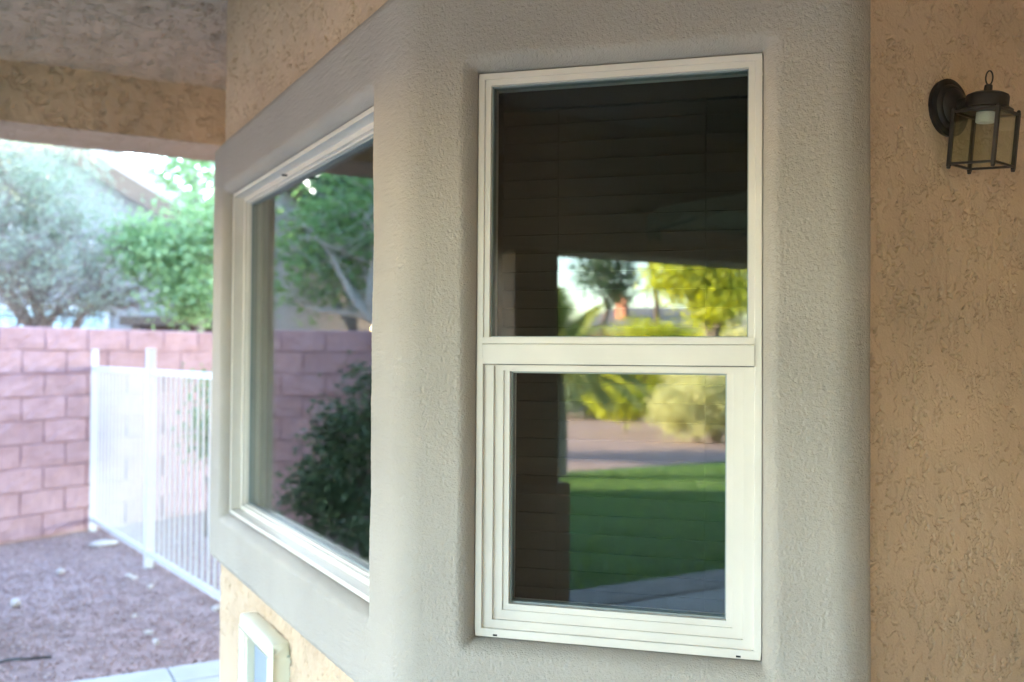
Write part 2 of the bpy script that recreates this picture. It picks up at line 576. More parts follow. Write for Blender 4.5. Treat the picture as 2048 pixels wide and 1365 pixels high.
def path_eval(S):
    S = np.asarray(S); P = np.zeros(S.shape + (2,)); T = np.zeros(S.shape + (2,))
    for sg in SEGS:
        last = sg is SEGS[-1]
        m_ = (S >= sg[1] - 1e-9) & ((S <= sg[2] + 1e-9) if last else (S < sg[2] - 1e-9) | (np.abs(S - sg[2]) < 1e-9))
        s = S[m_] - sg[1]
        if sg[0] == 'l':
            P[m_] = sg[3] + s[:, None] * sg[4]; T[m_] = sg[4]
        else:
            _, a, bq, p0, t0, R, turn = sg
            th = s / R * turn
            n0 = np.array([-t0[1], t0[0]]) * turn
            tt = np.stack([np.cos(th) * t0[0] - np.sin(th) * t0[1], np.sin(th) * t0[0] + np.cos(th) * t0[1]], -1)
            nn = np.stack([np.cos(th) * n0[0] - np.sin(th) * n0[1], np.sin(th) * n0[0] + np.cos(th) * n0[1]], -1)
            P[m_] = p0 + n0 * R - nn * R; T[m_] = tt
    return P, T


def S_of(pt, seg):
    sg = SEGS[seg]
    return sg[1] + float((pt - sg[3]) @ sg[4])


WB = 1.555
SB0 = S_of(B0, 2); SB1 = S_of(B0 - dB * WB, 2)
SA0 = S_of(A0 + dA * WA, 4); SA1 = S_of(A0, 4)
G = 0.0015
opens = [(SB0 - G, SB1 + G, ZB - G, ZT + G), (SA0 - G, SA1 + G, ZB - G, ZT + G)]
edge = [0, .0004, .0016, .0035, .006, .0095, .014, .019, .0245, .030, .036, .042]


def mix_lines(a, b, step, marks):
    """even spacing plus dense lines on the solid side of each mark (pos, direction)"""
    L = set()
    keep = []
    for p, d in marks:
        for e in edge: keep.append(p + d * e)
    keep = sorted(keep)
    base = lines(a, b, step)
    for x in base:
        if all(abs(x - k) > step * 0.45 for k in keep): L.add(x)
    L.update(keep); L.update([a, b])
    return np.array(sorted(L))


S_mid = SEGS[3][1]
sl = np.concatenate([mix_lines(0, S_mid, 0.012, [(0, 1), (opens[0][0], -1), (opens[0][1], 1)])[:-1],
                     mix_lines(S_mid, S_END, 0.0024, [(opens[1][0], -1), (opens[1][1], 1), (S_END, -1)])])
zl = mix_lines(BOT_TRIM, TOP_TRIM, 0.0026, [(BOT_TRIM, 1), (TOP_TRIM, -1), (ZB - G, -1), (ZT + G, 1)])
Sg, Zg = np.meshgrid(sl, zl, indexing='ij')
rc = 0.07
cx, cz = S_END / 2, (BOT_TRIM + TOP_TRIM) / 2
qx = np.abs(Sg - cx) - (S_END / 2 - rc); qz = np.abs(Zg - cz) - ((TOP_TRIM - BOT_TRIM) / 2 - rc)
d_out = rc - np.sqrt(np.maximum(qx, 0) ** 2 + np.maximum(qz, 0) ** 2) - np.minimum(np.maximum(qx, qz), 0)
d_in = np.full(Sg.shape, 9.0)
for o_ in opens:
    bx = np.maximum(o_[0] - Sg, Sg - o_[1]); bz = np.maximum(o_[2] - Zg, Zg - o_[3])
    d_ = np.sqrt(np.maximum(bx, 0) ** 2 + np.maximum(bz, 0) ** 2) + np.minimum(np.maximum(bx, bz), 0)
    d_in = np.minimum(d_in, d_)
wob = 0.006 * perlin(Sg * 5, Zg * 3, 40) + 0.003 * perlin(Sg * 17, Zg * 13, 41)
q1 = np.clip(d_out / 0.045, 0, 1); q2 = np.clip(d_in / (0.036 + wob), 0, 1)
pr = lambda q: np.sqrt(np.maximum(0, 1 - (1 - q) ** 2))
H0, H1 = -0.014, 0.036
hh = H0 + (H1 - H0) * np.minimum(pr(q1), pr(q2))
amt = np.clip(d_in / 0.004, 0, 1)
hh = hh + amt * sand(Sg, Zg, 50)
# ragged lip where the stucco meets the frames
hh = hh + (1 - np.clip(d_in / 0.012, 0, 1)) * 0.004 * np.maximum(0, perlin(Sg * 45, Zg * 45, 60))
Pp, Tt = path_eval(Sg.ravel())
Nn2 = np.stack([Tt[:, 1], -Tt[:, 0]], -1)
XY = Pp + Nn2 * hh.ravel()[:, None]
VV = np.concatenate([XY, Zg.ravel()[:, None]], 1)
idx = np.arange(Sg.size).reshape(Sg.shape)
q = np.stack([idx[:-1, :-1], idx[1:, :-1], idx[1:, 1:], idx[:-1, 1:]], -1)
sc, zc = (sl[:-1] + sl[1:]) / 2, (zl[:-1] + zl[1:]) / 2
sc, zc = np.meshgrid(sc, zc, indexing='ij')
keep = np.ones(sc.shape, bool)
for o_ in opens:
    keep &= ~((sc > o_[0]) & (sc < o_[1]) & (zc > o_[2]) & (zc < o_[3]))
dq = (d_out[:-1, :-1] + d_out[1:, 1:]) / 2
keep &= dq > -0.001
me = fast_mesh('window_surround', VV, q[keep].reshape(-1, 4), smooth=True)
sur = link('window_surround', me, 'trim', house)
sur['label'] = 'smooth grey stucco band with rounded edges wrapping both bay windows'

# ---- ceiling and beams of the covered patio
CE2 = 2.35
relief_panel('patio_ceiling', E(3.6, -1.4, CEIL), np.array(E(1, 0)), np.array(E(0, 1)), (0, 0, -1), lines(0, 1.64, 0.0045), lines(0, 1.7, 0.0045), lambda u, v, s_: 2.4 * lace_big(u, v, s_), 'ceil', house, 6)
MB().add([E(-7, -2.8, CEIL), E(1.35, -2.8, CEIL), E(1.35, CE2, CEIL), E(-7, CE2, CEIL)], [(0, 1, 2, 3)]) \
    .add([E(1.35, -2.2, CEIL), E(3.6, -2.2, CEIL), E(3.6, CE2, CEIL), E(1.35, CE2, CEIL)], [(0, 1, 2, 3)]) \
    .add([E(3.6, 0.3, CEIL), E(5.24, 0.3, CEIL), E(5.24, CE2, CEIL), E(3.6, CE2, CEIL)], [(0, 1, 2, 3)]) \
    .add([E(3.6, -2.8, CEIL), E(5.24, -2.8, CEIL), E(5.24, -1.4, CEIL), E(3.6, -1.4, CEIL)], [(0, 1, 2, 3)]).build('patio_ceiling', 'ceil', house)
BZ1 = EYE + 1.126
relief_panel('beam', E(5.19, -1.8, BZ1), np.array(E(0, 1)), UP, np.array(E(-1, 0)), lines(0, 2.6, 0.005), lines(0, CEIL - BZ1 + .01, 0.005), lace_big, 'tan', house, 7)
relief_panel('beam', E(5.192, -1.8, BZ1), np.array(E(0, 1)), np.array(E(1, 0)), (0, 0, -1), lines(0, 2.6, 0.006), lines(0, 0.475, 0.006), lace_big, 'ceil', house, 8)  # underside takes the darkened stucco, toning down the light it catches
bm_ = MB().obox(E(5.429, 0.15, (BZ1 + CEIL) / 2 + .006), (E(1, 0), E(0, 1), (0, 0, 1)), (0.232, 2.2, (CEIL - BZ1) / 2 - 0.003))
bm_.build('beam', 'tan', house)
BZ2 = EYE + 0.625
MB().obox(E(-.92, 2.03, (BZ2 + CEIL) / 2), (E(1, 0), E(0, 1), (0, 0, 1)), (6.1, 0.17, (CEIL - BZ2) / 2 - .004)).build('beam', 'tan', house)
for e1c in (-0.06, 5.42):
    top = BZ2 if e1c < 3 else BZ1
    MB().obox(E(e1c, 2.03, top / 2 + .4), (E(1, 0), E(0, 1), (0, 0, 1)), (0.15, 0.15, top / 2 - .404)) \
        .obox(E(e1c, 2.03, 0.43), (E(1, 0), E(0, 1), (0, 0, 1)), (0.20, 0.20, 0.43)).build('column', 'tan', house, bevel=0.012)
# roof above patio and rooms
rv = [E(-7.3, 2.8, CEIL + .05), E(6.1, 2.8, CEIL + .05), E(6.1, -1.1, CEIL + .05), E(9.5, -2.2, CEIL + .05), E(9.5, -11, CEIL + .05), E(-7.3, -11, CEIL + .05)]
rt = [(v[0], v[1], CEIL + .28) for v in rv]
ridge = [E(-5, -4.5, CEIL + 1.9), E(5.5, -5.2, CEIL + 1.9)]
r_ = MB()
r_.add(rv + rt + ridge, [(0, 1, 2, 3, 4, 5), (0, 6, 7, 1), (1, 7, 8, 2), (2, 8, 9, 3), (3, 9, 10, 4), (4, 10, 11, 5), (5, 11, 6, 0),
                         (6, 12, 13, 8, 7), (8, 13, 9), (9, 13, 10), (10, 13, 12, 11), (11, 12, 6)])
r_.build('roof', 'roof', house)

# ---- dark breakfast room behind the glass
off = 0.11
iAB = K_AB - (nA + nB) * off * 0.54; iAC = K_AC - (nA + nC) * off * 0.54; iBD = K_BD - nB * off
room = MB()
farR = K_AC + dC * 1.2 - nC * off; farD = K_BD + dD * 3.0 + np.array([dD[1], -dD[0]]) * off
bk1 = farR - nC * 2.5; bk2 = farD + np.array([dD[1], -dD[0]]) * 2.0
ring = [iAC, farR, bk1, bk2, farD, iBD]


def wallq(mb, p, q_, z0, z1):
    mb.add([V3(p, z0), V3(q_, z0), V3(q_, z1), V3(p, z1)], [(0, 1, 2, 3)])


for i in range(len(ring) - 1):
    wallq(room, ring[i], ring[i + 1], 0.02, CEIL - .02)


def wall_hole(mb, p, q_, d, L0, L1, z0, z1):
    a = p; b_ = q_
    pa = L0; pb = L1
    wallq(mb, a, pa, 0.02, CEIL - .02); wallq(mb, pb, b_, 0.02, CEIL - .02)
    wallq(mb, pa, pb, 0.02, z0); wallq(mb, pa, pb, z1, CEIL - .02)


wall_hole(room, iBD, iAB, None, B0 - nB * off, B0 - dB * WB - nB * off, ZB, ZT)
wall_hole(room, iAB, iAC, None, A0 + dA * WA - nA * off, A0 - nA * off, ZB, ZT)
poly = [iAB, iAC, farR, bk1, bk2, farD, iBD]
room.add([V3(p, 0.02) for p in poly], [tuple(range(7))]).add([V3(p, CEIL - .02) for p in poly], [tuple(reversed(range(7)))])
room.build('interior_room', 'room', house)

# ---- windows
MA4 = frame4(V3(A0 + dA * WA, ZB), h3(-dA), UP, h3(nA))
MB4 = frame4(V3(B0, ZB), h3(-dB), UP, h3(nB))


def ring_box(mb, x0, x1, y0, y1, w, z0, z1, wb=None, wt=None):
    """four bars, mitre-free: uprights between the rails"""
    wb = w if wb is None else wb; wt = w if wt is None else wt
    mb.box(x0, x1, y0, y0 + wb, z0, z1); mb.box(x0, x1, y1 - wt, y1, z0, z1)
    mb.box(x0, x0 + w, y0 + wb, y1 - wt, z0, z1); mb.box(x1 - w, x1, y0 + wb, y1 - wt, z0, z1)
    return mb


# sash window
win = ring_box(MB(), 0, WA, 0, HW, 0.0135, -0.11, 0.0, wb=0.0175).build('window', 'vinyl', house, MA4, bevel=0.0012)
win['label'] = 'narrow cream vinyl single-hung window with two panes'
ring_box(MB(), .0131, WA - .0131, .618, HW - .0131, .0131, -0.06, -0.004).build('glazing_bead', 'vinyl', win, MA4, bevel=0.0004)
ring_box(MB(), .0131, WA - .0131, .0171, .586, .0221, -0.10, -0.009, wb=.0185, wt=.002).build('sash_track', 'vinyl', win, MA4, bevel=0.0004)
MB().box(.0125, WA - .0125, .5875, .6310, -.05, .0035).build('meeting_rail', 'vinyl', win, MA4, bevel=0.0015)
MB().box(.0130, WA - .0130, .6316, .6460, -.05, .0015).build('rail_cap', 'vinyl', win, MA4, bevel=0.0004)
ring_box(MB(), .0347, WA - .0347, .0350, .586, .0208, -0.09, -0.016, wt=.0125).build('lower_sash', 'vinyl', win, MA4, bevel=0.0004)
ring_box(MB(), .0550, WA - .0550, .0553, .5738, .0136, -0.075, -0.020, wt=.002).build('sash_bead', 'vinyl', win, MA4, bevel=0.0004)
ring_box(MB(), .0263, WA - .0263, .6461, HW - .0263, .0022, -0.040, -0.0145).build('spacer', 'spacer', win, MA4)
ring_box(MB(), .0687, WA - .0687, .0693, .5712, .0030, -0.055, -0.033).build('spacer', 'spacer', win, MA4)
MB().box(.0264, WA - .0264, .6462, HW - .0264, -.024, -.018).build('pane', 'glass', win, MA4)
MB().box(.0688, WA - .0688, .0694, .5711, -.044, -.038).build('pane', 'glass', win, MA4)
for xw in (.040, .549):
    MB().box(xw, xw + .0095, .0028, .0066, -.004, .0006).build('weep_hole', 'dark', win, MA4)
# picture window
winb = ring_box(MB(), 0, WB, 0, HW, 0.0140, -0.11, 0.0).build('window', 'vinyl', house, MB4, bevel=0.0012)
winb['label'] = 'wide cream vinyl picture window with one fixed pane'
ring_box(MB(), .0136, WB - .0136, .0136, HW - .0136, .0166, -0.10, -0.038).build('glazing_bead', 'vinyl', winb, MB4, bevel=0.0015)
ring_box(MB(), .0298, WB - .0298, .0298, HW - .0298, .0066, -0.09, -0.050).build('inner_bead', 'vinyl', winb, MB4, bevel=0.001)
ring_box(MB(), .0366, WB - .0366, .0366, HW - .0366, .0030, -0.085, -0.062).build('spacer', 'spacer', winb, MB4)
MB().box(.0367, WB - .0367, .0367, HW - .0367, -.074, -.067).build('pane', 'glass', winb, MB4)
MB().box(.62, .635, HW - .0300, HW - .0260, -.030, -.014).build('weep_hole', 'dark', winb, MB4)

# ---- blind hanging inside the sash window
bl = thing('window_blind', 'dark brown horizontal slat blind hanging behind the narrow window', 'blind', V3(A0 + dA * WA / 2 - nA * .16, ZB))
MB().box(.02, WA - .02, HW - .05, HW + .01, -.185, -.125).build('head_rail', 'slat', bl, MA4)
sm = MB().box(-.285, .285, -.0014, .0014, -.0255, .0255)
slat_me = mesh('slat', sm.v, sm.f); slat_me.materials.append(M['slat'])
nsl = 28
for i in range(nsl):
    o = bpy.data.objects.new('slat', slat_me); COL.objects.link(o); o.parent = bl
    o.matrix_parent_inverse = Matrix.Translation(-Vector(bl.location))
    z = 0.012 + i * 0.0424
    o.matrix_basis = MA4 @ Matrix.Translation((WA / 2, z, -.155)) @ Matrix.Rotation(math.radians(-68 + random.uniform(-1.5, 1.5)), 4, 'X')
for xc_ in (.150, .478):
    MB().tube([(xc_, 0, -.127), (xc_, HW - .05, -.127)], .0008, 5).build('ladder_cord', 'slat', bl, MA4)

# ================================================================== WALL LANTERN
tC = 0.3466
LP = K_AC + dC * (tC - .0075) + nC * (TW + .002)
LZ = EYE + 0.541
lan = thing('wall_lantern', 'small dark bronze box lantern mounted on the tan stucco wall', 'lamp', V3(LP, LZ))
L4 = frame4(V3(LP, LZ), h3(dC), UP, h3(nC))           # x right along wall, y up, z out of the wall
MB().lathe([(.061, 0), (.0625, .006), (.0625, .010), (.055, .0125), (.050, .0130), (.0475, .0175), (.044, .0200), (.040, .0202), (.036, .0260), (.027, .031), (.018, .0345)]) \
    .build('backplate', 'iron', lan, L4, smooth=True)
lc = 0.093                                             # lantern axis, distance from wall
MB().tube([(0, .000, .026), (0, -.001, .05), (0, -.002, .06), (0, -.003, lc - .03)], [.017, .014, .013, .013], 14).build('arm', 'iron', lan, L4, smooth=True)
YAW = math.radians(9)
L5 = L4 @ Matrix.Translation((0, -0.006, lc + .001)) @ Matrix.Rotation(math.radians(-0.8), 4, 'Z') @ Matrix.Rotation(math.radians(5.5), 4, 'X') @ Matrix.Rotation(YAW, 4, 'Y')
AX = ((1, 0, 0), (0, 0, -1), (0, 1, 0))
# cap, with its axis up (local y)
MB().lathe([(.050, -.0215), (.0515, -.0195), (.0515, -.0180), (.0440, -.013), (.0415, -.0125), (.0415, .009), (.0400, .0125), (.032, .0165), (.018, .0190), (.0085, .0200), (.0078, .033), (.0055, .035)], ax=AX) \
    .build('cap', 'iron', lan, L5, smooth=True)
ringp = []
for k in range(17):
    w = 2 * math.pi * k / 16
    ringp.append((.0085 * math.sin(w), .0485 - .0145 * math.cos(w), 0))
MB().tube(ringp, .0016, 8, caps=False).build('hanging_ring', 'iron', lan, L5 @ Matrix.Rotation(math.radians(-25), 4, 'Y'), smooth=True)
hs_ = .0455
yb_, yt_ = -.131, -.022
for sx in (-1, 1):
    for sz in (-1, 1):
        MB().box(sx * hs_ - .0038, sx * hs_ + .0038, yb_ - .006, yt_ + .001, sz * hs_ - .0038, sz * hs_ + .0038) \
            .lathe([(.0028, yb_ - .011), (.0042, yb_ - .009), (.0042, yb_ - .006)], c=(sx * hs_, 0, sz * hs_), ax=AX, n=10) \
            .lathe([(.0042, yt_ + .001), (.0042, yt_ + .004), (.0022, yt_ + .007)], c=(sx * hs_, 0, sz * hs_), ax=AX, n=10) \
            .build('post', 'iron', lan, L5, bevel=0.0006)
for y_ in (yb_, yt_ - .002):
    f_ = MB()
    ring_w = .0032
    for s_ in (-1, 1):
        f_.box(-hs_ + .0039, hs_ - .0039, y_ - .0022, y_ + .0022, s_ * hs_ - ring_w, s_ * hs_ + ring_w)
        f_.box(s_ * hs_ - ring_w, s_ * hs_ + ring_w, y_ - .0022, y_ + .0022, -hs_ + .0039, hs_ - .0039)
    f_.build('rail', 'iron', lan, L5)
for s_ in (-1, 1):
    MB().box(-hs_ + .004, hs_ - .004, yb_ + .0024, yt_ - .0045, s_ * (hs_ - .0012) - .0008, s_ * (hs_ - .0012) + .0008).build('pane', 'lampglass', lan, L5)
    MB().box(s_ * (hs_ - .0012) - .0008, s_ * (hs_ - .0012) + .0008, yb_ + .0024, yt_ - .0045, -hs_ + .004, hs_ - .004).build('pane', 'lampglass', lan, L5)
MB().lathe([(.0165, -.044), (.0185, -.042), (.0185, -.0225), (.012, -.0218)], ax=AX, n=24).build('socket', 'socket', lan, L5, smooth=True)

# ================================================================== PET DOOR
pd0 = B0 - dB * 0.395 + nB * TW
PD = frame4(V3(pd0, 0.14), h3(-dB), UP, h3(nB))
pw_, ph_ = 0.40, 0.575
pet = thing('pet_door', 'cream plastic pet door with blue-grey flap low on the bay wall', 'pet door', V3(pd0, 0.14))
ring_box(MB(), 0, pw_, 0, ph_, .050, 0.0, 0.062).build('frame', 'pet', pet, PD, bevel=0.009, smooth=True)
ring_box(MB(), .051, pw_ - .051, .051, ph_ - .051, .012, 0.004, 0.052).build('inner_frame', 'pet', pet, PD, bevel=0.002)
MB().box(.064, pw_ - .064, .064, ph_ - .064, .018, .026).build('flap', 'flap', pet, PD, bevel=0.002)
for xs in (.075, pw_ - .087):
    MB().box(xs, xs + .012, ph_ - .085, ph_ - .066, .027, .034).build('latch', 'dark', pet, PD)

# ================================================================== GROUND
g = struct(link('ground', mesh('ground', [(-160, -160, -.03), (160, -160, -.03), (160, 160, -.03), (-160, 160, -.03)], [(0, 1, 2, 3)]), 'earth'))
# concrete patio: border strip and field slabs with open joints
pat = struct(bpy.data.objects.new('patio', None)); COL.objects.link(pat); pat.location = E(2, 1, 0)
gap = 0.008
e2s = [-2.04, -0.84, 0.36, 1.56, 2.12]
e1s = [5.055, 4.80, 3.6, 2.4, 1.2, 0.0, -1.2, -2.4, -3.6, -4.8, -6.0]
for i in range(len(e1s) - 1):
    for j in range(len(e2s) - 1):
        a1, a0 = e1s[i] - gap / 2, e1s[i + 1] + gap / 2
        b0, b1 = e2s[j] + gap / 2, e2s[j + 1] - gap / 2
        MB().obox(E((a0 + a1) / 2, (b0 + b1) / 2, -.035), (E(1, 0), E(0, 1), (0, 0, 1)), ((a1 - a0) / 2, (b1 - b0) / 2, .045)).build('slab', 'concrete', pat, bevel=0.004)
# edging between patio and lawn, lawn sheet and grass
kb = MB().obox(E(-6, 2.35, -.02), (E(1, 0), E(0, 1), (0, 0, 1)), (11, .20, .03)).build('edging_strip', 'kerb')
struct(kb)
lw = MB().add([E(4.6, 2.56, -.012), E(4.6, 7.6, -.012), E(-4, 8.3, -.012), E(-30, 8.0, -.012), E(-30, 2.56, -.012)], [(0, 1, 2, 3, 4)]).build('lawn', 'lawn')
struct(lw)
ng = 60000
ge1 = rng.uniform(-13, 2, ng); ge2 = rng.uniform(2.57, 7.9, ng)
px_ = ge1[:, None] * dB + ge2[:, None] * nB
ang_ = rng.uniform(0, 2 * np.pi, ng); hgt = rng.uniform(.03, .065, ng); wd = rng.uniform(.004, .009, ng)
d_ = np.stack([np.cos(ang_), np.sin(ang_)], -1)
lean = rng.normal(0, .02, (ng, 2))
v0 = np.concatenate([px_ - d_ * wd[:, None], np.full((ng, 1), -.012)], 1)
v1 = np.concatenate([px_ + d_ * wd[:, None], np.full((ng, 1), -.012)], 1)
v2 = np.concatenate([px_ + lean, hgt[:, None] - .012], 1)
gv = np.stack([v0, v1, v2], 1).reshape(-1, 3)
gr = link('grass', fast_mesh('grass', gv, np.arange(ng * 3).reshape(-1, 3), rnd=np.repeat(rng.random(ng), 3)), 'grass')
tag(gr, 'short green grass blades on the back lawn', 'grass', kind='stuff')

# gravel: thousands of small stones over the earth
def stones(n, sampler, smin, smax, seed):
    r = np.random.default_rng(seed)
    base = np.array([(1, 0, 0), (0, 1, 0), (-1, 0, 0), (0, -1, 0), (0, 0, 1), (0, 0, -1)], float)
    fc = np.array([(0, 1, 4), (1, 2, 4), (2, 3, 4), (3, 0, 4), (1, 0, 5), (2, 1, 5), (3, 2, 5), (0, 3, 5)])
    xy = sampler(n, r); n = len(xy)
    s = r.uniform(smin, smax, (n, 1, 1)) * r.uniform(.6, 1.2, (n, 6, 1)) * np.array([1, .8, .6])
    a = r.uniform(0, 6.283, n); ca, sa = np.cos(a), np.sin(a)
    v = base[None] * s
    x = v[..., 0] * ca[:, None] - v[..., 1] * sa[:, None]; y = v[..., 0] * sa[:, None] + v[..., 1] * ca[:, None]
    V_ = np.stack([x + xy[:, :1], y + xy[:, 1:2], v[..., 2] - .022 + r.uniform(0, .008, (n, 1))], -1).reshape(-1, 3)
    F_ = (fc[None] + (np.arange(n) * 6)[:, None, None]).reshape(-1, 3)
    return V_, F_, np.repeat(r.beta(2.2, 2.6, n), 6)


WQ = np.array([-4.306, 7.94]); WD = np.array([0.544, 0.839]); WN = np.array([0.839, -0.544])


def samp(n, r):
    e1 = r.uniform(5.06, 12.5, n); e2 = r.uniform(-3.4, 3.6, n)
    xy = e1[:, None] * dB + e2[:, None] * nB
    ok = ((xy - WQ) @ WN > 0.02) & ((xy[:, 0] / np.maximum(xy[:, 1], .1) > -1.1))
    return xy[ok]


Vs, Fs, Rs = stones(62000, samp, .006, .016, 5)
gv_ = link('gravel', fast_mesh('gravel', Vs, Fs, rnd=Rs), 'gravel')
tag(gv_, 'loose reddish gravel covering the side yard', 'gravel', kind='stuff')

# a few larger pale stones lying on the gravel
def rock(name, label, x, y, size, flat=0.6, seed=0, mat='rock'):
    bm = bmesh.new(); bmesh.ops.create_icosphere(bm, subdivisions=2, radius=1)
    r = random.Random(seed)
    k = [Vector((r.uniform(-1, 1), r.uniform(-1, 1), r.uniform(-1, 1))).normalized() for _ in range(7)]
    for v in bm.verts:
        d = 1.0
        for q_ in k:
            d = min(d, 0.72 + 0.28 * (1 - max(0, v.co.normalized().dot(q_)) ** 3) + .02)
        v.co = Vector((v.co.x * size[0] * d, v.co.y * size[1] * d, v.co.z * size[0] * flat * d))
    me = bpy.data.meshes.new(name); bm.to_mesh(me); bm.free()
    o = link(name, me, mat); o.location = (x, y, size[0] * flat * 0.4 - .01); o.rotation_euler = (0, 0, r.uniform(0, 3))
    return tag(o, label, 'rock', 'pale stones on the gravel')


def ground_at(px, py):
    u = px - 1024; v = py - 682.5
    c, s = math.cos(-ROLL), math.sin(-ROLL); u, v = c * u - s * v, s * u + c * v
    d = Vector((u / FPX, 1, -v / FPX)); c, s = math.cos(PITCH), math.sin(PITCH)
    d = Vector((d.x, d.y * c - d.z * s, d.y * s + d.z * c))
    return d * (-EYE / d.z)


for i, (px, py, sx, sy, lab) in enumerate([
        (30, 1207, .055, .035, 'pale stone lying in the gravel at the left edge of the picture'),
        (121, 1143, .045, .035, 'pinkish stone in the gravel below the block wall'),
        (258, 1150, .030, .026, 'small white stone nearest the foot of the middle fence post'),
        (268, 1155, .032, .026, 'small white stone beside another white stone below the middle fence post'),
        (300, 1174, .040, .022, 'flat whitish stone in the gravel along the fence rail'),
        (270, 1230, .022, .020, 'small white pebble alone in the middle of the gravel'),
        (312, 1283, .038, .022, 'long whitish stone lying closest to the concrete slabs'),
        (297, 1264, .032, .018, 'yellowish stone lying above a longer white stone'),
        (434, 1217, .040, .035, 'white stone at the end of the fence rail by the bay wall')]):
    p_ = ground_at(px, py)
    rock('rock', lab, p_.x, p_.y, (sx, sy), .55, i)
p_ = ground_at(205, 1087)
o = rock('flat_stone', 'flat pale grey stone slab by the foot of the fence near the block wall', p_.x, p_.y, (.13, .07), .22, 40)
o.rotation_euler = (0, 0, .5)
p1, p2 = ground_at(-30, 1337), ground_at(100, 1318)
tp = [p1.lerp(p2, t) + Vector((0, .02 * math.sin(t * 7), EYE + .004 + .02 * math.sin(t * 3.1))) for t in np.linspace(0, 1, 12)]
tag(MB().tube(tp, .008, 8).build('drip_tube', 'tube', None, smooth=True), 'black irrigation tube poking out of the gravel at lower left', 'tube')

# ================================================================== BLOCK WALL
bw = thing('block_wall', 'rose split-face concrete block wall along the side yard', 'wall', (float(WQ[0]), float(WQ[1]), 0))
BLW, BLH, COURSES = 0.406, 0.2032, 9
variants = []
for k in range(5):
    r = np.random.default_rng(100 + k)
    nx, ny = 11, 7
    xs = np.linspace(-.2020, .2020, nx); ys = np.linspace(-.1004, .1004, ny)
    xs[1] = xs[0] + .008; xs[-2] = xs[-1] - .008; ys[1] = ys[0] + .008; ys[-2] = ys[-1] - .008
    X, Y = np.meshgrid(xs, ys, indexing='ij')
    Zf = 0.009 * fbm(X * 9 + k * 7, Y * 11, 70 + k, 2) + 0.008 * np.round(2 * perlin(X * 5 + k * 3, Y * 7, 80 + k)) / 2 + r.normal(0, .0022, X.shape)
    dd_ = np.minimum(.2020 - np.abs(X), .1004 - np.abs(Y))
    Zf = .020 + Zf
    Zf[dd_ < .002] = .006
    v = [(X[i, j], -Zf[i, j], Y[i, j]) for i in range(nx) for j in range(ny)]
    f = [(i * ny + j, (i + 1) * ny + j, (i + 1) * ny + j + 1, i * ny + j + 1) for i in range(nx - 1) for j in range(ny - 1)]
    nb0 = len(v)
    v += [(-.2020, .05, -.1004), (.2020, .05, -.1004), (.2020, .05, .1004), (-.2020, .05, .1004)]
    f += [tuple([nb0, nb0 + 1] + [i * ny for i in range(nx - 1, -1, -1)]), tuple([nb0 + 2, nb0 + 3] + [i * ny + ny - 1 for i in range(nx)]),
          tuple([nb0 + 3, nb0] + [j for j in range(ny)]), tuple([nb0 + 1, nb0 + 2] + [(nx - 1) * ny + j for j in range(ny - 1, -1, -1)])]
    me = mesh('block', v, f); me.materials.append(M['block'])
    variants.append(me)
rotw = math.atan2(WD[1], WD[0])
# a joint of the top course stands here
pj = ground_at(88, 690); tj = 0.0
u88 = (88 - 1024) / FPX
tj = (u88 * WQ[1] - WQ[0]) / (WD[0] - u88 * WD[1])
for c in range(COURSES):
    z = EYE + 0.228 - BLH * (c + .5)
    offs = 0.0 if c % 2 == 0 else BLW / 2
    for k in range(-17, 12):
        t = tj + offs + (k + .5) * BLW
        if not (-6.6 < t < 3.9): continue
        p_ = WQ + WD * t
        o = bpy.data.objects.new('block', random.choice(variants)); COL.objects.link(o); o.parent = bw
        o.matrix_parent_inverse = Matrix.Translation(-Vector(bw.location))
        o.location = (p_[0], p_[1], z); o.rotation_euler = (0, 0, rotw)
mwm = MB().obox(V3(WQ + WD * -1.35 - WN * .052, (EYE + .22) / 2 - .06), (V3(WD, 0), V3(WN, 0), (0, 0, 1)), (5.35, .05, (EYE + .22) / 2 + .06))
mwm.build('mortar', 'mortar', bw)
MB().obox(V3(WQ + WD * -1.35 - WN * .13, (EYE + .224) / 2 - .06), (V3(WD, 0), V3(WN, 0), (0, 0, 1)), (5.35, .03, (EYE + .224) / 2 + .06)).build('rear_face', 'mortar', bw)

# ================================================================== WHITE METAL FENCE
F1 = np.array([-3.83, 8.66]); F2 = np.array([-2.745, 7.20]); F3 = np.array([-1.50, 5.50])
fd = (F3 - F1) / np.linalg.norm(F3 - F1); fn_ = np.array([-fd[1], fd[0]])
fen = thing('metal_fence', 'white metal picket fence running from the block wall to the house', 'fence', V3(F1, 0))
tF2 = float((F2 - F1) @ fd); tF3 = float(np.linalg.norm(F3 - F1))
ax3 = (V3(fd, 0), V3(fn_, 0), (0, 0, 1))
for t in (0, tF2, tF3):
    MB().obox(V3(F1 + fd * t, .80), ax3, (.030, .030, .83)).obox(V3(F1 + fd * t, 1.633), ax3, (.033, .033, .006)).build('post', 'white', fen, bevel=0.003)
for a_, b_ in ((0.03, tF2 - .03), (tF2 + .03, tF3 - .03)):
    for z_ in (.085, 1.462):
        MB().obox(V3(F1 + fd * (a_ + b_) / 2, z_), ax3, ((b_ - a_) / 2, .0135, .021)).build('rail', 'white', fen)
pm = MB().box(-.0078, .0078, -.0078, .0078, .108, 1.44)
pk = mesh('picket', pm.v, pm.f); pk.materials.append(M['white'])
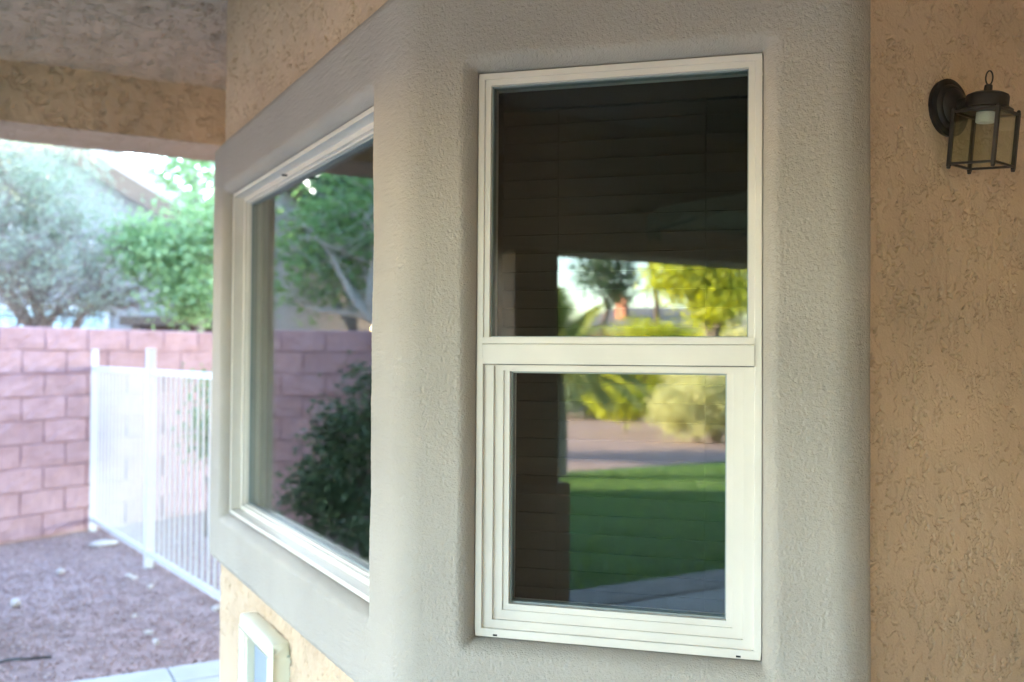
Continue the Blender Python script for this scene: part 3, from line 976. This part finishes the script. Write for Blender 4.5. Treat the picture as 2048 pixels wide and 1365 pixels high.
for a_, b_ in ((0.03, tF2 - .03), (tF2 + .03, tF3 - .03)):
    n = int(round((b_ - a_) / .118))
    for i in range(1, n):
        p_ = F1 + fd * (a_ + (b_ - a_) * i / n)
        o = bpy.data.objects.new('picket', pk); COL.objects.link(o); o.parent = fen
        o.matrix_parent_inverse = Matrix.Translation(-Vector(fen.location))
        o.location = (p_[0], p_[1], 0); o.rotation_euler = (0, 0, math.atan2(fd[1], fd[0]))

# ================================================================== VEGETATION
def leaves(name, clumps, n, size, mat, parent, seed, aspect=1.8, shell=0.5):
    """clumps: (x,y,z,rx,ry,rz,weight); many small folded leaves gathered in sprays"""
    r = np.random.default_rng(seed)
    C = np.array([c[:3] for c in clumps]); Rr = np.array([c[3:6] for c in clumps]); W = np.array([c[6] for c in clumps], float)
    W /= W.sum()
    ns = max(1, n // 22)
    ci = r.choice(len(C), ns, p=W)
    d = r.normal(size=(ns, 3)); d /= np.linalg.norm(d, axis=1, keepdims=True)
    rad = r.random((ns, 1)) ** (shell) 
    sp = C[ci] + d * rad * Rr[ci]
    k = r.integers(0, ns, n)
    spread = size * 3.2
    pos = sp[k] + r.normal(0, 1, (n, 3)) * spread * np.array([1, 1, .75])
    a = r.normal(size=(n, 3)); a[:, 2] *= .6; a /= np.linalg.norm(a, axis=1, keepdims=True)
    b_ = r.normal(size=(n, 3)); b_ -= (b_ * a).sum(1, keepdims=True) * a; b_ /= np.linalg.norm(b_, axis=1, keepdims=True)
    s = size * r.uniform(.6, 1.35, (n, 1))
    v = np.stack([pos - a * s, pos + b_ * s / aspect, pos + a * s, pos - b_ * s / aspect], 1).reshape(-1, 3)
    shade = np.clip(.5 + .25 * r.normal(size=ns), 0, 1)[k] * .6 + r.random(n) * .4
    me = fast_mesh(name, v, np.arange(n * 4).reshape(-1, 4), rnd=np.repeat(shade, 4))
    return link(name, me, mat, parent)


def limb(mb, p, q_, r0, r1, r, wob=.08, n=6, sides=7):
    p = Vector(p); q_ = Vector(q_); L = (q_ - p).length
    pts = []; rad = []
    o1 = Vector((r.uniform(-1, 1), r.uniform(-1, 1), r.uniform(-.4, .4))) * L * wob
    o2 = Vector((r.uniform(-1, 1), r.uniform(-1, 1), r.uniform(-.4, .4))) * L * wob
    for i in range(n + 1):
        t = i / n
        pts.append(p.lerp(q_, t) + o1 * math.sin(math.pi * t) + o2 * math.sin(2 * math.pi * t))
        rad.append(r0 + (r1 - r0) * t)
    mb.tube(pts, rad, sides)
    return pts


def tree(name, label, cat, base, fork, clumps, nleaf, size, lmat, bmat, r0, seed, twigs=0, group=None, trunk_name='trunk', twig_len=.6, shell=.5, aspect=1.8):
    t = thing(name, label, cat, base, group)
    r = random.Random(seed)
    tm = MB()
    limb(tm, base, fork, r0, r0 * .72, r, .05)
    tips = []
    for c in clumps:
        tgt = Vector(c[:3])
        pts = limb(tm, fork, tgt, r0 * .55, r0 * .14, r, .10, 8)
        tips.append(pts)
        for k in range(4):
            s_ = pts[r.randint(3, 7)]
            q_ = Vector(c[:3]) + Vector((r.uniform(-1, 1) * c[3], r.uniform(-1, 1) * c[4], r.uniform(-1, 1) * c[5])) * .8
            p2 = limb(tm, s_, q_, r0 * .2, r0 * .05, r, .12, 5, 5)
            tips.append(p2)
    for k in range(twigs):
        pts = r.choice(tips); s_ = pts[r.randint(2, len(pts) - 1)]
        dv = Vector((r.gauss(0, 1), r.gauss(0, 1), r.gauss(.1, .7))).normalized() * twig_len * r.uniform(.5, 1.3)
        limb(tm, s_, s_ + dv, .006, .0018, r, .14, 4, 3)
    tm.build(trunk_name, bmat, t, smooth=True)
    if nleaf:
        leaves('crown', clumps, nleaf, size, lmat, t, seed, aspect, shell)
    return t


HOR = 713.0


def PX(px, py, depth):
    """a point of the place seen at picture position px, py at this distance"""
    return ((px - 1024) / FPX * depth, depth, EYE + (HOR + .0069 * (px - 1024) - py) / FPX * depth)


def mirror_pt(px, py, depth, P0, n):
    u = np.array([(px - 1024) / FPX, 1.0]); zr = (HOR + .0069 * (px - 1024) - py) / FPX
    s = (P0 @ n) / (u @ n); hit = u * s; r = u - 2 * (u @ n) * n
    p = hit + r * (depth - s)
    return (float(p[0]), float(p[1]), EYE + zr * depth)


MA = lambda px, py, d: mirror_pt(px, py, d, A0, nA)     # yard seen mirrored in the sash window
MBm = lambda px, py, d: mirror_pt(px, py, d, B0, nB)    # yard seen mirrored in the picture window


def C(p, rx, rz=None, w=1.0, ry=None):
    return (p[0], p[1], p[2], rx, ry or rx, rz or rx, w)


# twiggy grey-green tree over the wall
b_ = PX(70, 0, 10.4)
tree('grey_tree', 'twiggy grey-green desert tree standing behind the block wall at left', 'tree', (b_[0], b_[1], 0), (b_[0] + .1, b_[1], 1.75),
     [C(PX(60, 360, 10.6), 1.0, .8, 1.4), C(PX(-60, 420, 10.4), .9, .9, 1), C(PX(120, 450, 10.8), .65, .6, 1.0), C(PX(190, 530, 10.5), .4, .4, .4),
      C(PX(40, 520, 10.0), .8, .35, .5), C(PX(-20, 300, 10.8), .9, .6, 1), C(PX(215, 590, 10.3), .35, .2, .2)], 15000, .028, 'leaf_grey', 'bark', .10, 11, twigs=900, twig_len=.55, aspect=2.6)
b_ = PX(-40, 0, 9.7)
tree('bare_shrub', 'leafless dark twiggy shrub just behind the block wall', 'shrub', (b_[0], b_[1], 0), (b_[0] + .15, b_[1], 1.2),
     [C(PX(60, 600, 9.6), .5, .25), C(PX(160, 610, 9.7), .35, .15), C(PX(-60, 560, 9.6), .5, .4), C(PX(100, 560, 9.8), .5, .3)], 700, .02, 'leaf_grey', 'bark_dark', .045, 12, twigs=160, twig_len=.5)
# fresh green tree nearer the house
b_ = PX(400, 0, 11.2)
tree('green_tree', 'bright green leafy tree behind the fence and block wall', 'tree', (b_[0], b_[1], 0), (b_[0], b_[1], 1.9),
     [C(PX(330, 520, 10.6), .5, .42, 1.5), C(PX(385, 590, 10.4), .40, .30, 1), C(PX(300, 480, 10.7), .32, .25, .7), C(PX(410, 480, 10.8), .42, .4, 1),
      C(PX(470, 420, 11), .7, .6, .8)], 6500, .042, 'leaf_fresh', 'bark', .07, 13)
b_ = PX(480, 0, 13.5)
tree('tall_leafy_tree', 'airy green treetop against the white sky below the patio beam', 'tree', (b_[0], b_[1], 0), (b_[0], b_[1], 2.6),
     [C(PX(385, 345, 13.5), .55, .35, 1), C(PX(345, 325, 13.6), .3, .2, .4), C(PX(385, 410, 13.4), .25, .25, .4), C(PX(470, 380, 13.6), .8, .8, 1)], 2300, .050, 'leaf_fresh', 'bark', .09, 14)
# plant behind the fence
b_ = PX(418, 900, 8.3)
tree('yard_shrub', 'dark green shrub growing behind the white pickets beside the bay', 'shrub', (b_[0], b_[1], 0), (b_[0], b_[1], .5),
     [C(PX(436, 775, 8.3), .12, .20), C(PX(425, 880, 8.3), .12, .22), C(PX(452, 850, 8.3), .2, .35)], 1300, .03, 'leaf_green', 'bark', .025, 15)

# shrub in front of the block wall, seen mirrored in the picture window
b_ = MBm(690, 1150, 6.6)
tree('dark_shrub', 'dark green bushy shrub before the block wall, mirrored in the picture window', 'shrub', (b_[0], b_[1], 0), (b_[0], b_[1], .45),
     [C(MBm(650, 930, 6.6), .30, .26, 1.2), C(MBm(700, 850, 6.6), .26, .28, 1), C(MBm(620, 1010, 6.5), .26, .22, 1), C(MBm(700, 1060, 6.4), .40, .28, 1.6),
      C(MBm(590, 960, 6.6), .16, .12, .4), C(MBm(715, 770, 6.7), .16, .16, .5), C(MBm(640, 850, 6.7), .14, .14, .4)], 6200, .026, 'leaf_shrub', 'bark', .03, 16, twigs=60, twig_len=.3)
# spreading tree mirrored in the picture window
b_ = MBm(760, 900, 9.7)
tree('spreading_tree', 'spreading tree with pale branches, mirrored in the picture window', 'tree', (b_[0], b_[1], 0), (b_[0] + .1, b_[1] + .1, 1.9),
     [C(MBm(560, 430, 10.4), .7, .45, 1.3), C(MBm(650, 400, 10.0), .7, .5, 1.5), C(MBm(720, 380, 9.8), .6, .5, 1), C(MBm(620, 520, 10.3), .6, .4, 1.3), C(MBm(700, 500, 10.2), .6, .4, 1.2),
      C(MBm(800, 440, 10), .9, .7, 1.3), C(MBm(560, 580, 10.6), .5, .25, .8), C(MBm(690, 590, 10.4), .5, .2, .6)], 2900, .048, 'leaf_green', 'bark_pale', .08, 17, twigs=260)
# unseen trees added along the wall to keep the low sun off the patio
for i, (x, y, zc_, rx, rz) in enumerate([(-11.6, 6.6, 3.9, 1.7, 1.9), (-12.9, 9.0, 3.8, 1.2, 1.7), (-14.2, 14.6, 5.0, 1.2, 2.2), (-13.2, -5.3, 3.2, 1.7, 1.7), (-12.2, 2.2, 3.6, 1.5, 1.6)]):
    cl = [(x + random.uniform(-.8, .8), y + random.uniform(-.8, .8), zc_ + random.uniform(-.8, .8), rx * .75, rx * .75, rz * .7, 1) for _ in range(6)]
    tree('evergreen_tree', ['evergreen tree beyond the block wall, nearest the side yard', 'evergreen tree in the middle of the row beyond the block wall', 'tallest evergreen tree at the back beyond the block wall',
                            'evergreen tree farthest from the patio beyond the block wall', 'evergreen tree nearest the back lawn beyond the block wall'][i], 'tree', (x, y, 0), (x, y, 2.2), cl, 12000, .075, 'leaf_dark', 'bark_dark', .16, 30 + i, group='evergreens beyond the block wall')

# back yard, mirrored in the sash window
def palm(name, label, base, h, nf, L, seed):
    t = thing(name, label, 'palm', base)
    r = random.Random(seed)
    MB().tube([base, (base[0] + .03, base[1], h * .5), (base[0], base[1] + .04, h)], [.16, .13, .12], 10).build('trunk', 'bark', t, smooth=True)
    for i in range(nf):
        az = 2 * math.pi * i / nf + r.uniform(-.2, .2); el = r.uniform(.25, 1.3); LL = L * r.uniform(.8, 1.1)
        vs = []; fs = []; prev = Vector((base[0], base[1], h)); dirv = Vector((math.cos(az) * math.cos(el), math.sin(az) * math.cos(el), math.sin(el)))
        pts = [prev]; ns = 14
        for k in range(ns):
            dirv = (dirv + Vector((0, 0, -.10))).normalized(); prev = prev + dirv * LL / ns; pts.append(prev)
        mb = MB().tube(pts, [.018 * (1 - k / (ns + 3)) for k in range(ns + 1)], 4)
        for k in range(1, ns + 1):
            tg = (pts[k] - pts[k - 1]).normalized(); side = tg.cross(Vector((0, 0, 1)))
            if side.length < .01: side = Vector((1, 0, 0))
            side.normalize()
            ll = .34 * math.sin(math.pi * (k + 1.5) / (ns + 3)) * L / 1.6
            for sd in (-1, 1):
                for m_ in (0, .33, .66):
                    o_ = pts[k - 1].lerp(pts[k], m_)
                    tip = o_ + side * sd * ll + tg * ll * .7 + Vector((0, 0, -.12 * ll)); w = tg * .024
                    mb.add([o_ - w, o_ + w, tip], [(0, 1, 2)])
        me = mesh('frond', mb.v, mb.f)
        at_ = me.attributes.new('rnd', 'FLOAT', 'POINT'); val = r.random(); at_.data.foreach_set('value', [val] * len(me.vertices))
        link('frond', me, 'leaf_palm', t)
    return t


b_ = MA(1110, 900, 12.5)
palm('palm_tree', 'low feathery palm on the far side of the lawn, mirrored in the narrow window', (b_[0], b_[1], 0), 1.35, 36, 1.5, 50)
b_ = MA(1212, 800, 27)
tree('dark_yard_tree', 'dark slender tree in the back yard, mirrored in the narrow window', 'tree', (b_[0], b_[1], 0), MA(1214, 620, 27),
     [C(MA(1228, 575, 27), .7, .5), C(MA(1192, 550, 27), .65, .5), C(MA(1235, 530, 27), .65, .5), C(MA(1200, 500, 27.2), .9, .6)], 2300, .075, 'leaf_dark', 'bark_dark', .10, 51)
b_ = MA(1291, 800, 26)
tree('lone_trunk_tree', 'tall bare-stemmed tree between the dark and the yellow-green trees', 'tree', (b_[0], b_[1], 0), MA(1291, 500, 26),
     [C(MA(1290, 400, 26), 1.5, 1.0), C(MA(1270, 430, 26), .9, .6)], 3500, .08, 'leaf_dark', 'bark_dark', .11, 52)
b_ = MA(1430, 850, 18.5)
tree('yellow_green_tree', 'sunlit yellow-green tree in the back yard, mirrored in the narrow window', 'tree', (b_[0], b_[1], 0), MA(1428, 680, 18.5),
     [C(MA(1400, 560, 18.5), .8, .5, 1.3), C(MA(1460, 540, 18.5), .9, .6, 1.3), C(MA(1345, 555, 18.3), .45, .35, .6), C(MA(1440, 610, 18.2), .7, .35, 1), C(MA(1380, 500, 18.7), .9, .4, 1), C(MA(1540, 560, 18.5), 1., .8, 1)],
     11000, .055, 'leaf_yellow', 'bark', .14, 53)
b_ = MA(1395, 880, 18.0)
tree('round_bush', 'large round pale sage bush at the edge of the lawn, mirrored in the narrow window', 'bush', (b_[0], b_[1], 0), (b_[0], b_[1], .3),
     [C(MA(1390, 815, 18.0), .72, .62, 2), C(MA(1345, 822, 18.0), .45, .42, 1), C(MA(1450, 810, 18.0), .65, .6, 1.6), C(MA(1500, 820, 18.2), .7, .6, 1.2)], 17000, .030, 'leaf_pale', 'bark', .05, 54, shell=.3)
b_ = MA(1250, 835, 20)
tree('low_bush', 'low yellow-green bush left of the round sage bush in the back yard', 'bush', (b_[0], b_[1], 0), (b_[0], b_[1], .25),
     [C(MA(1250, 812, 20), .5, .28, 1.4), C(MA(1215, 800, 20), .4, .25, 1), C(MA(1285, 800, 20), .3, .3, .7)], 5000, .04, 'leaf_yellow', 'bark', .04, 55)
for i, (px, py, d, r_w, r_h, mt) in enumerate([(1290, 668, 23, .9, .35, 'leaf_yellow'), (1460, 690, 21.5, .9, .5, 'leaf_pale'), (1170, 745, 26, 1.0, .7, 'leaf_palm'), (1230, 720, 27, 1.1, .7, 'leaf_pale'), (1370, 680, 24, 1.2, .5, 'leaf_yellow'), (1190, 780, 25, 1.1, .7, 'leaf_shrub'), (1270, 760, 26, 1.0, .8, 'leaf_yellow')]):
    p_ = MA(px, py, d)
    tree('hedge_shrub', ['yellow-green hedge shrub below the grey roof', 'pale hedge shrub under the yellow-green tree', 'dull green hedge shrub behind the palm', 'pale hedge shrub between palm and low bush', 'broad yellow-green hedge shrub behind the round bush', 'grey-green hedge shrub behind the low bush', 'yellow-green hedge shrub in the middle behind the low bush'][i],
         'shrub', (p_[0], p_[1], 0), (p_[0], p_[1], max(.3, p_[2] * .5)), [C(p_, r_w, r_h), C((p_[0] + .5, p_[1] - .3, p_[2] - .2), r_w * .8, r_h), C((p_[0] - .5, p_[1] + .3, p_[2] * .6), r_w, r_h)], 4500, .05, mt, 'bark', .05, 60 + i, group='hedge across the back yard')

# ================================================================== NEIGHBOURING BUILDINGS
def house_box(name, label, corner, xd, wdt, dep, eave, ridge, wmat, rmat, over=.35):
    """gable end towards the viewer: corner = right front corner, xd = unit vector to the left along the gable"""
    t = thing(name, label, 'house', (corner[0], corner[1], 0))
    xd = Vector((xd[0], xd[1], 0)); yd = Vector((-xd[1], xd[0], 0)) * -1
    if yd.y < 0: yd = -yd
    c = Vector((corner[0], corner[1], 0)); up = Vector((0, 0, 1))
    q_ = [c, c + xd * wdt, c + xd * wdt + yd * dep, c + yd * dep]
    v = [p + up * -.1 for p in q_] + [p + up * eave for p in q_] + [c + xd * wdt / 2 + up * ridge, c + xd * wdt / 2 + yd * dep + up * ridge]
    MB().add(v, [(0, 1, 5, 8, 4), (2, 3, 7, 9, 6), (1, 2, 6, 5), (3, 0, 4, 7)]).build('wall', wmat, t)
    sl_ = (ridge - eave) / (wdt / 2)
    for s_, e0 in ((-1, 0), (1, wdt)):
        lo = c + xd * (e0 + s_ * over) + up * (eave - over * sl_ + .05); hi = c + xd * wdt / 2 + up * (ridge + .05)
        f0 = -yd * over; b0 = yd * (dep + over); th = up * .13
        v = [lo + f0, hi + f0, hi + b0, lo + b0]; v += [p + th for p in v]
        MB().add(v, [(0, 1, 2, 3), (4, 7, 6, 5), (0, 4, 5, 1), (1, 5, 6, 2), (2, 6, 7, 3), (3, 7, 4, 0)]).build('roof', rmat, t)
        v = [lo + f0 - yd * .03 - up * .16, hi + f0 - yd * .03 - up * .16]; v += [v[1] + up * .34, v[0] + up * .34]; v += [p + yd * .028 for p in v]
        MB().add(v, [(0, 1, 2, 3), (7, 6, 5, 4), (0, 4, 5, 1), (1, 5, 6, 2), (2, 6, 7, 3), (3, 7, 4, 0)]).build('fascia', 'fascia', t)
    return t, c, xd, yd


nx0 = PX(440, 0, 16)[0]
nb_h, c, xd, yd = house_box('neighbor_house', 'neighbouring house with a brown sloping gable roof behind the block wall', (nx0, 16.0), (-1, 0), 11.6, 11, 3.45, 6.95, 'nwall', 'roof')
# lean-to porch, post and wide pale window on the gable wall
p0 = PX(268, 0, 15.6)[0]
MB().box(p0, nx0 + .2, 15.0, 15.985, 2.06, 2.20).build('porch_roof', 'porch', nb_h)
MB().box(p0 + .05, nx0 - .02, 15.94, 15.99, 0.0, 2.05).build('porch_wall', 'porch', nb_h)  # dark sheet standing in for the shadow under the porch roof
MB().box(p0 - .35, p0 - .02, 15.55, 15.9, 0, 2.3).build('post', 'nwall', nb_h)
xw0, xw1 = PX(-60, 0, 15.9)[0], PX(216, 0, 15.9)[0]
wf = ring_box(MB(), xw0, xw1, 0.6, 2.42, .07, -15.99, -15.90).build('window', 'white', nb_h, Matrix(((1, 0, 0, 0), (0, 0, -1, 0), (0, 1, 0, 0), (0, 0, 0, 1))))
npn = 3
for k in range(npn):
    a_ = xw0 + .07 + (xw1 - xw0 - .14) * k / npn; b2 = xw0 + .07 + (xw1 - xw0 - .14) * (k + 1) / npn
    MB().box(a_ + .015, b2 - .015, 15.94, 15.96, .67, 2.35).build('pane', 'teal', wf)  # pane colour stands for reflected sky
# unseen house added further left to keep low sun off the patio
h2, c, xd, yd = house_box('two_storey_house', 'two-storey stucco house beyond the block wall to the left of the patio', (-15.5, 4.6), (-1, 0), 6.0, 9.6, 6.2, 8.0, 'nwall', 'roof')
for k in range(3):
    for z_ in (0.9, 3.5):
        y_ = 5.6 + k * 2.9
        wq = MB().box(-15.52, -15.44, y_, y_ + 1.4, z_, z_ + 1.3).build('window', 'white', h2)
        MB().box(-15.45, -15.425, y_ + .08, y_ + 1.32, z_ + .08, z_ + 1.22).build('pane', 'flap', wq)
# far house in the mirrored yard
far = MA(1345, 0, 45)
fl = MA(1215, 0, 45)
fx = Vector((fl[0] - far[0], fl[1] - far[1])).normalized()
dh = thing('distant_house', 'distant low house with grey hip roof and red chimney beyond the back yard', 'house', (far[0], far[1], 0))
fv = Vector((fx.x, fx.y, 0)); fo = Vector((-fx.y, fx.x, 0))
if fo.y > 0: fo = -fo
c = Vector((far[0], far[1], 0)); wdt = (Vector((fl[0], fl[1])) - Vector((far[0], far[1]))).length + 9; c = c - fv * 6
q_ = [c, c + fv * wdt, c + fv * wdt + fo * 8, c + fo * 8]
ev = 2.75; rg = 4.2; up = Vector((0, 0, 1))
v = [p for p in q_] + [p + up * ev for p in q_]
MB().add(v, [(0, 1, 5, 4), (1, 2, 6, 5), (2, 3, 7, 6), (3, 0, 4, 7)]).build('wall', 'tan', dh)
q2 = [c - fv * .5 - fo * .5, c + fv * (wdt + .5) - fo * .5, c + fv * (wdt + .5) + fo * 8.5, c - fv * .5 + fo * 8.5]
v = [p + up * (ev + .01) for p in q2] + [c + fv * 4 + fo * 4 + up * rg, c + fv * (wdt - 4) + fo * 4 + up * rg]
rf = MB().add(v, [(0, 1, 5, 4), (1, 2, 5), (2, 3, 4, 5), (3, 0, 4), (0, 3, 2, 1)]).build('roof', 'roof_grey', dh)
pc = MA(1243, 0, 47)
MB().box(pc[0] - .26, pc[0] + .26, pc[1] - .26, pc[1] + .26, 3.2, 4.6).box(pc[0] - .32, pc[0] + .32, pc[1] - .32, pc[1] + .32, 4.6, 4.7).build('chimney', 'brickred', rf)

# garden wall and tall trees added round the yard to block low sky
gw = MB().obox(E(-14, 24.5, .9), (E(1, 0), E(0, 1), (0, 0, 1)), (22, .1, .92)).obox(E(-14, 24.5, 1.84), (E(1, 0), E(0, 1), (0, 0, 1)), (22, .13, .03))
tag(gw.build('garden_wall', 'mortar'), 'long plain pink garden wall along the back of the yard', 'wall')
for i, (e1_, e2_, zz, rw) in enumerate([(-38, 27, 3.6, 2.6), (-44, 20, 4.0, 2.8), (-52, 12, 4.0, 3.0), (-33, 21.5, 4.2, 3.0), (-27.5, 13.0, 3.8, 2.6), (-25, 6.0, 3.6, 2.5)]):
    x, y, _ = E(e1_, e2_)
    cl = [(x + random.uniform(-1, 1), y + random.uniform(-1, 1), zz + random.uniform(-1.2, .8), rw * .8, rw * .8, rw * .7, 1) for _ in range(6)]
    tree('yard_tree', ['round green tree at the far corner of the garden wall', 'broad green tree farthest from the house', 'green tree standing behind the wing of the house', 'green tree at the far end of the garden wall',
                       'green tree beyond the round sage bush', 'green tree on the lawn behind the house wing'][i], 'tree', (x, y, 0), (x, y, 1.8), cl, 9000, .085, 'leaf_green', 'bark', .15, 80 + i, group='trees round the back yard')

# umbrella standing on the patio behind the camera, mirrored in the sash window
uc = MA(1640, 430, 5.3)
ub = thing('patio_umbrella', 'open khaki patio umbrella with scalloped edge, mirrored in the narrow window', 'umbrella', (uc[0], uc[1], 0.01))
MB().tube([(uc[0], uc[1], .05), (uc[0], uc[1], 2.63)], .019, 12).build('pole', 'iron', ub)
MB().lathe([(.25, 0.012), (.25, .05), (.08, .09), (.04, .16), (.03, .3)], c=(uc[0], uc[1], 0)).build('base', 'iron', ub, smooth=True)
mbq = MB(); R_u = 1.0; zr, za_ = 2.40, 2.63; nseg = 48
vv = [(uc[0], uc[1], za_)]
for k in range(nseg):
    w = 2 * math.pi * k / nseg; rr = R_u * (1 - .03 * abs(math.sin(4 * w)))
    vv.append((uc[0] + rr * math.cos(w), uc[1] + rr * math.sin(w), zr))
for k in range(nseg):
    w = 2 * math.pi * k / nseg; rr = R_u * (1 - .03 * abs(math.sin(4 * w)))
    vv.append((uc[0] + rr * 1.005 * math.cos(w), uc[1] + rr * 1.005 * math.sin(w), zr - .05 - .06 * abs(math.sin(12 * w))))
ff = [(0, 1 + k, 1 + (k + 1) % nseg) for k in range(nseg)] + [(1 + k, 1 + nseg + k, 1 + nseg + (k + 1) % nseg, 1 + (k + 1) % nseg) for k in range(nseg)]
mbq.add(vv, ff).build('canopy', 'canvas', ub)
for k in range(8):
    w = 2 * math.pi * k / 8
    MB().tube([(uc[0], uc[1], za_ - .02), (uc[0] + R_u * math.cos(w) * .98, uc[1] + R_u * math.sin(w) * .98, zr - .012)], .006, 5).build('rib', 'iron', ub)
